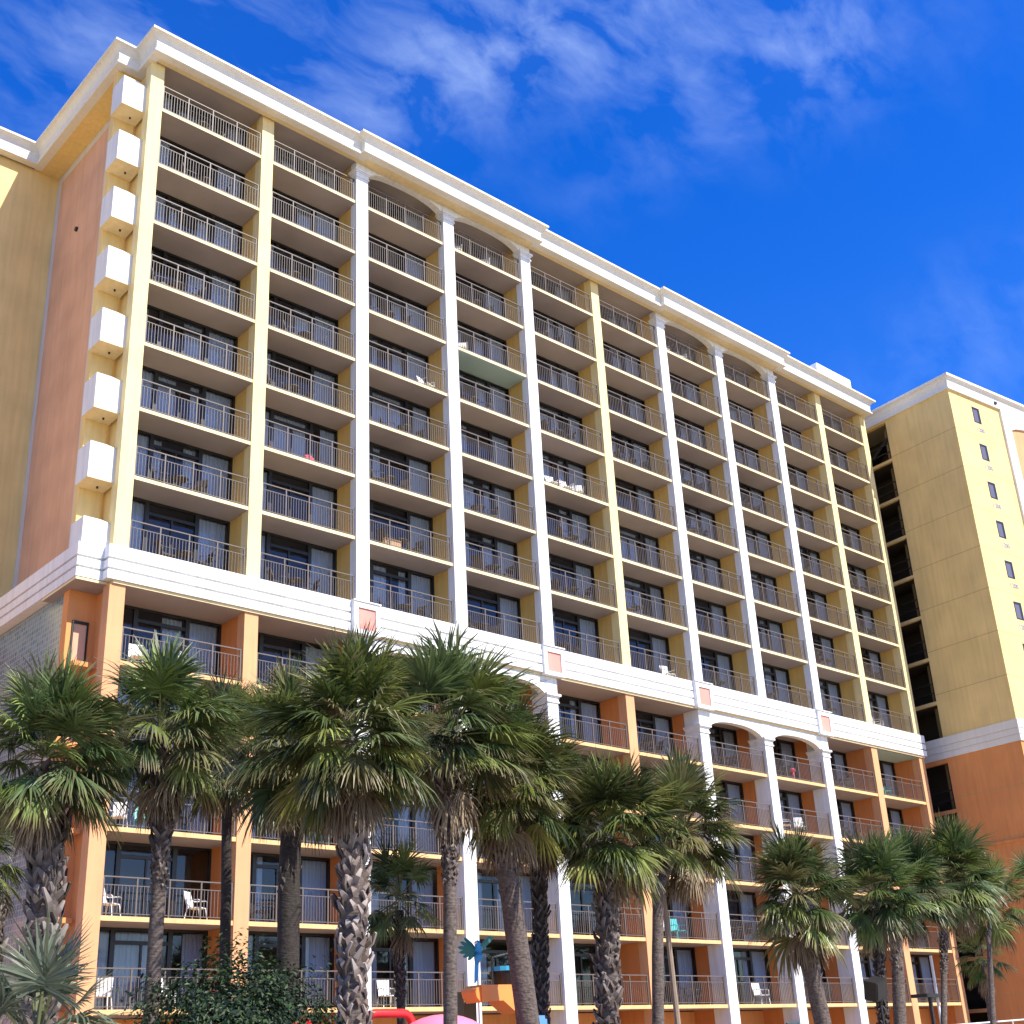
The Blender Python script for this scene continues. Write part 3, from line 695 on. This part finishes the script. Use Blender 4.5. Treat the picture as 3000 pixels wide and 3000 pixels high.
# ------------------------------------------------------------------ shrub with red flowers
def shrub(c, r, n, label):
    rnd = random.Random(3); root = tag(empty('shrub', (c[0],c[1],0)), label, 'shrub'); inv = Vector((-c[0],-c[1],0)); mb = MB()
    for i in range(n):
        u = Vector((rnd.gauss(0,1), rnd.gauss(0,1), rnd.gauss(0,1))).normalized()
        rr = (rnd.random()**.4)*(1+.42*noise.noise(u*2.3)+.35*max(0,noise.noise(u*7)))
        p = Vector((c[0]+u.x*r[0]*rr, c[1]+u.y*r[1]*rr, max(.1, c[2]+u.z*r[2]*rr)))
        nn = (u + Vector((rnd.uniform(-.8,.8),rnd.uniform(-.8,.8),rnd.uniform(-.3,1)))).normalized(); a = nn.orthogonal().normalized()
        a = (Matrix.Rotation(rnd.random()*6.28, 3, nn) @ a); b_ = nn.cross(a); s = rnd.uniform(.017,.034)
        p += inv; cg = rnd.choice([(.010,.024,.008),(.017,.038,.010),(.040,.070,.020),(.008,.018,.008)])
        n0 = len(mb.v)
        for q in (p-a*s*1.5, p-b_*s*.8+nn*.01, p+a*s*1.5, p+b_*s*.8+nn*.01): mb.v.append(tuple(q)); mb.c.append(cg)
        mb.f.append((n0,n0+1,n0+2,n0+3)); mb.m.append(0)
    mb.build('foliage', M['bush'], root)
    st = MB()
    for i in range(9):
        a = i*.7; st.tube([(0,0,0),(math.cos(a)*.3,math.sin(a)*.3,c[2]*.5),(math.cos(a)*r[0]*.6,math.sin(a)*r[1]*.6,c[2])],[.03,.022,.01],5)
    st.build('stem', M['bark'], root)
    fl = MB()
    for i in range(22):
        x = rnd.uniform(.15,.95)*r[0]; ph = rnd.uniform(-.9,.3)
        p = Vector((x, -r[1]*math.sqrt(max(0,1-(x/r[0])**2))*.95-.05, c[2]+ph*r[2]*.8))
        for k in range(5):
            a = k*1.2566; fl.face([p, p+Vector((math.cos(a-.4)*.035,-.02,math.sin(a-.4)*.035)), p+Vector((math.cos(a)*.05,-.01,math.sin(a)*.05)), p+Vector((math.cos(a+.4)*.035,-.02,math.sin(a+.4)*.035))])
    fl.build('flowers', M['red'], root)
shrub((-7.75,-22,1.95), (1.42,1.1,1.22), 24000, 'large dark glossy shrub with a few red flowers at the bottom left')

# ------------------------------------------------------------------ water playground
PX = lambda u, v: (2.303+(1300+u*.1553-1371)/94.8, 3.26-(2700+v*.1553-2891)/133)
e = tag(empty('water_chute', (1.43,-17,.141)), 'orange box shaped water chute above the playground', 'play equipment')
b = MB(); b.prism([PX(*q) for q in [(1340,1200),(1335,1285),(1290,1295),(1290,1650),(1205,1745),(940,1495),(545,1530),(545,1210)]][::-1], -15.30, -14.75)
b.build('chute', M['orange_plastic'], e, (-3.2,15,0))
b = MB(); b.prism([PX(*q) for q in [(538,1230),(538,1525),(470,1440),(445,1340),(455,1280)]][::-1], -15.28, -14.78); b.build('end_cap', M['orange_plastic'], e, (-3.2,15,0))
b = MB(); b.tube([(4.02,-15.0,-.2),(4.02,-15.0,2.3)], .10, 10); b.build('stand', M['orange_plastic'], e, (-3.2,15,0)); e.scale = (.913,.913,.913)
b = MB(); b.tube([(2.39,-17,0),(2.39,-17,2.46)], .31, 18); b.tube([(2.39,-17,2.46),(2.39,-17,2.53)], .27, 18)
tag(b.build('water_drum', M['blue_plastic'], smooth=False), 'pale blue cylinder under the orange chute', 'drum')
e = tag(empty('tipping_bucket', (1.68,-17,.141)), 'black tipping bucket with cyan rim on top of the orange chute', 'bucket')
b = MB(); b.tube([(0,0,3.30),(0,0,3.62)], [.30,.40], 18); b.build('bucket', M['dark_metal'], e)
b = MB(); b.tube([(0,0,3.60),(0,0,3.70)], [.415,.42], 18); b.build('rim', M['cyan_plastic'], e)
b = MB(); b.tube([(-.42,0,3.25),(-.42,0,3.9)], .03, 6); b.tube([(-.42,0,3.9),(.1,0,4.0)], .03, 6); b.build('bracket', M['dark_metal'], e); e.scale = (.913,.913,.913)
b = MB(); b.box(1.2,1.55,-16.15,-15.85,0,3.02); b.box(1.17,1.58,-16.18,-15.82,3.02,3.08); tag(b.build('square_post', M['post_brown']), 'olive brown square post left of the orange chute', 'post')
b = MB()
ar = [(-2.0,-17,0),(-2.0,-17,2.40)]+[(-2.0+.22*(1-math.cos(t)),-17,2.40+.22*math.sin(t)) for t in (.4,.8,1.2,1.57)]+[(-1.1+.24*math.sin(t),-17,2.38+.24*math.cos(t)) for t in (0,.4,.8,1.2,1.57)]+[(-.86,-17,0)]
b.tube(ar, .085, 10); tag(b.build('pipe_arch', M['red'], smooth=True), 'bright red pipe arch beside the palm trunks', 'play equipment')
e = tag(empty('play_umbrella', (-.50,-17.5,.237)), 'pink dome shaped play umbrella at the bottom edge', 'umbrella')
b = MB(); b.sphere((0,0,1.85),(1.25,1.25,.88),24,8,0,0.0); b.build('canopy', M['pink_plastic'], e, smooth=True)
b = MB(); b.tube([(0,0,-.3),(0,0,1.9)], .06, 8); b.build('pole', M['white_metal'], e); e.scale = (.854,.854,.854)
# parrot sculpture
e = tag(empty('parrot_sculpture', (.84,-17,1.25)), 'blue and teal parrot figure with spread wings on a thin pole', 'sculpture')
b = MB(); b.tube([(.07,-.02,4.50),(.08,-.03,4.46),(.09,-.03,4.40),(.11,-.02,4.32),(.14,0,4.18),(.14,.0,4.02),(.10,.02,3.86),(.07,.04,3.72)], [.03,.09,.11,.10,.16,.17,.11,.05], 14); b.build('body', M['parrot_blue'], e, smooth=True)
b = MB(); b.tube([(.0,-.06,4.43),(-.06,-.09,4.42),(-.10,-.10,4.34)], [.055,.04,.010], 8); b.build('beak', M['sign_white'], e, smooth=True)
def feather_wing(root, tips, y):
    b = MB(); root = Vector(root)
    for i, (x, z) in enumerate(tips):
        t = Vector((x, y+.02*i, z)); d = (t-root).normalized(); n = d.cross(Vector((0,1,0))).normalized(); L = (t-root).length
        o = root + n*.0
        vs = [o-n*.03, o+n*.03, root+d*L*.45+n*.075, root+d*L*.85+n*.055, t, root+d*L*.85-n*.055, root+d*L*.45-n*.075]
        b.add([tuple(q+Vector((0,-.012,0))) for q in vs]+[tuple(q+Vector((0,.012,0))) for q in vs], [tuple(range(7)), tuple(range(13,6,-1))]+[(j,7+j,7+(j+1)%7,(j+1)%7) for j in range(7)])
    return b
feather_wing((.08,.02,4.18), [(-.30,3.86),(-.50,3.95),(-.66,4.10),(-.70,4.28),(-.56,4.46),(-.36,4.60)], .04).build('wing', M['parrot_teal'], e)
feather_wing((.20,.04,4.20), [(.70,4.50),(.92,4.66),(.80,4.70)], .05).build('wing', M['parrot_teal'], e)
b = MB(); b.prism([(.0,3.80),(.15,3.82),(.12,3.45),(.05,3.22),(-.05,3.12),(-.03,3.45)], .0, .05); b.build('tail', M['parrot_blue'], e)
b = MB(); b.tube([(.16,.1,-2.0),(.16,.1,4.1)], .03, 6); b.build('pole', M['white_metal'], e); e.scale = (.62,.62,.62)

# posts, speaker, handrail
b = MB(); b.tube([(7.72,-16.5,0),(7.55,-16.5,5.5)], [.085,.06], 8); tag(b.build('wooden_post', M['wood']), 'tall thin weathered wooden post leaning beside a slender palm', 'post')
e = tag(empty('loudspeaker', (16.55,-16.4,0)), 'black box loudspeaker tilted beside the paired palm trunks', 'loudspeaker')
b = MB(); b.box(-.30,.30,-.2,.2,-.27,.27); b.box(-.26,.26,-.22,-.2,-.23,.23); o = b.build('cabinet', M['dark_metal'], e, (0,0,3.15)); o.rotation_euler = (R(15),R(-14),0)
b = MB(); b.tube([(.32,.1,0),(.32,.1,3.2)], .035, 6); b.tube([(.32,.1,3.1),(.1,.1,3.1)], .03, 6); b.build('stand', M['dark_metal'], e)
e = tag(empty('lamp_post', (23.9,-14,0)), 'thin pale post with dark platform beside the thin leaning palm', 'post')
b = MB(); b.tube([(0,0,0),(.05,0,4.4)], .05, 8); b.build('pole', M['white_metal'], e)
b = MB(); b.box(-1.1,.1,-.3,.3,3.05,3.16); b.box(-.5,-.4,-.05,.05,0,3.05); b.build('platform', M['dark_metal'], e)
b = MB(); b.tube([(31.5,-10,2.25),(38.5,-10,2.42)], .035, 6)
for i in range(5): b.tube([(31.6+i*1.6,-10,0),(31.6+i*1.6,-10,2.26+i*.04)], .03, 6)
b.tube([(31.5,-10,1.2),(38.5,-10,1.3)], .025, 6)
tag(b.build('handrail', M['white_metal']), 'pale metal handrail at the bottom right corner', 'railing')

# ------------------------------------------------------------------ ground
m, N, L, Pb = nmat('sandy_paving')
geo = N.new('ShaderNodeNewGeometry'); n = N.new('ShaderNodeTexNoise'); n.inputs['Scale'].default_value = .4; n.inputs['Detail'].default_value = 8
L.new(geo.outputs['Position'], n.inputs[0]); cr = N.new('ShaderNodeValToRGB'); cr.color_ramp.elements[0].color = (.22,.17,.115,1); cr.color_ramp.elements[1].color = (.40,.32,.23,1)
L.new(n.outputs['Fac'], cr.inputs[0]); L.new(cr.outputs[0], Pb.inputs['Base Color']); Pb.inputs['Roughness'].default_value = .95
b = MB(); b.face([(-1500,-1500,0),(1500,-1500,0),(1500,1500,0),(-1500,1500,0)]); tag(b.build('ground', m), kind='structure')

# ------------------------------------------------------------------ sun, sky
sd = Vector((.255,-.92,1.0)).normalized()
sun = bpy.data.lights.new('sun', 'SUN'); sun.energy = 5.0; sun.angle = R(.5); sun.color = (1,.94,.84)
so = bpy.data.objects.new('sun', sun); COL.objects.link(so); so.rotation_euler = sd.to_track_quat('Z','Y').to_euler()
w = bpy.data.worlds.new('World'); scene.world = w; w.use_nodes = True; N = w.node_tree.nodes; L = w.node_tree.links
bg = N['Background']; sky = N.new('ShaderNodeTexSky'); sky.sky_type = 'NISHITA'; sky.sun_disc = False
sky.sun_elevation = math.asin(sd.z); sky.sun_rotation = math.atan2(sd.x, sd.y); sky.air_density = 1.0; sky.dust_density = .3; sky.ozone_density = 3.0
hs = N.new('ShaderNodeHueSaturation'); hs.inputs['Saturation'].default_value = 1.42; hs.inputs['Hue'].default_value = .523; hs.inputs['Value'].default_value = 1.78
L.new(sky.outputs[0], hs.inputs['Color'])
tc = N.new('ShaderNodeTexCoord')
def mth(op, a, b_=None):
    n = N.new('ShaderNodeMath'); n.operation = op
    for i, q in enumerate((a, b_)):
        if q is None: continue
        if isinstance(q, (int, float)): n.inputs[i].default_value = q
        else: L.new(q, n.inputs[i])
    return n.outputs[0]
def dot(v, c):
    n = N.new('ShaderNodeVectorMath'); n.operation = 'DOT_PRODUCT'; L.new(v, n.inputs[0]); n.inputs[1].default_value = c; return n.outputs['Value']
wn = N.new('ShaderNodeTexNoise'); wn.inputs['Scale'].default_value = 7; wn.inputs['Detail'].default_value = 4; L.new(tc.outputs['Generated'], wn.inputs[0])
sb = N.new('ShaderNodeVectorMath'); sb.operation = 'SUBTRACT'; L.new(wn.outputs['Color'], sb.inputs[0]); sb.inputs[1].default_value = (.5,.5,.5)
sc_ = N.new('ShaderNodeVectorMath'); sc_.operation = 'SCALE'; sc_.inputs['Scale'].default_value = .07; L.new(sb.outputs[0], sc_.inputs[0])
ad = N.new('ShaderNodeVectorMath'); ad.operation = 'ADD'; L.new(tc.outputs['Generated'], ad.inputs[0]); L.new(sc_.outputs[0], ad.inputs[1]); V = ad.outputs[0]
CL = [((.465,.57,.677),(.526,-.793,.307),(.712,.214,-.669),.07,.018,.75),((.52,.495,.696),(.619,-.78,.091),(.588,.384,-.712),.07,.022,.8),
      ((.602,.396,.694),(.652,-.745,-.14),(.461,.536,-.707),.11,.022,.75),((.66,.341,.669),(.619,.257,-.742),(-.425,.904,-.041),.03,.02,.7),
      ((.635,.414,.652),(.591,-.804,-.066),(.496,.427,-.756),.07,.022,.55),((.248,.683,.687),(.831,-.515,.211),(.498,.519,-.695),.12,.035,.62),
      ((.331,.659,.675),(.856,-.511,.079),(.397,.552,-.733),.16,.04,.5),((.622,.48,.619),(.494,-.854,.166),(.608,.202,-.768),.06,.012,.35),
      ((.807,.365,.465),(.215,-.914,.344),(.551,-.177,-.816),.09,.025,.45),((.40,.56,.726),(.6,-.75,.2),(.5,.5,-.7),.14,.05,.45)]
tot = None
for (cc, tt_, nn, sl, ss, wgt) in CL:
    wgt *= .24; ss *= 1.4
    cv, tv, nv = Vector(cc).normalized(), Vector(tt_).normalized(), Vector(nn).normalized()
    a = mth('DIVIDE', mth('SUBTRACT', dot(V, tv), cv.dot(tv)), sl); b_ = mth('DIVIDE', mth('SUBTRACT', dot(V, nv), cv.dot(nv)), ss)
    g = mth('MULTIPLY', mth('EXPONENT', mth('MULTIPLY', mth('ADD', mth('MULTIPLY', a, a), mth('MULTIPLY', b_, b_)), -.5)), wgt)
    g = mth('MULTIPLY', g, mth('GREATER_THAN', dot(V, cv), 0.3))
    tot = g if tot is None else mth('ADD', tot, g)
mp = N.new('ShaderNodeMapping'); mp.inputs['Rotation'].default_value = (0, R(10), R(-52)); mp.inputs['Scale'].default_value = (1.5, 11, 11)
L.new(V, mp.inputs[0]); cn = N.new('ShaderNodeTexNoise'); cn.inputs['Scale'].default_value = 2.6; cn.inputs['Detail'].default_value = 6; cn.inputs['Roughness'].default_value = .54; L.new(mp.outputs[0], cn.inputs[0])
wsp = N.new('ShaderNodeMapRange'); wsp.inputs[1].default_value = .42; wsp.inputs[2].default_value = .80; wsp.inputs[3].default_value = .04; wsp.inputs[4].default_value = 1.0; L.new(cn.outputs['Fac'], wsp.inputs[0])
fac = mth('MINIMUM', mth('MULTIPLY', tot, wsp.outputs[0]), .85)
mx = N.new('ShaderNodeMixRGB'); L.new(fac, mx.inputs[0]); L.new(hs.outputs[0], mx.inputs[1]); mx.inputs[2].default_value = (6.0,7.4,9.6,1)
L.new(mx.outputs[0], bg.inputs[0]); bg.inputs[1].default_value = .092

# ------------------------------------------------------------------ camera
cam = bpy.data.cameras.new('camera'); co = bpy.data.objects.new('camera', cam); COL.objects.link(co)
ri = Vector((.75036718,-.65962462,-.04294716)); u = Vector((-.2255859,-.31660627,.92134221)); F = Vector((.62133735,.68165668,.38637297))
mtx = Matrix((ri, u, -F)).transposed().to_4x4(); mtx.translation = Vector((-17.1804,-38.0341,1.6209)); co.matrix_world = mtx
cam.sensor_width = 36; cam.lens = 3673.45/3000*36; cam.shift_x = (1500-1454.37)/3000; cam.shift_y = (1576.24-1500)/3000; cam.clip_end = 4000; cam.clip_start = .1
scene.camera = co
vs = scene.view_settings; vs.view_transform = 'Standard'; vs.look = 'None'; vs.exposure = .76; vs.gamma = 1; vs.use_curve_mapping = False
scene.cycles.max_bounces = 8; scene.cycles.transparent_max_bounces = 12
try: scene.cycles.use_denoising = True
except Exception: pass
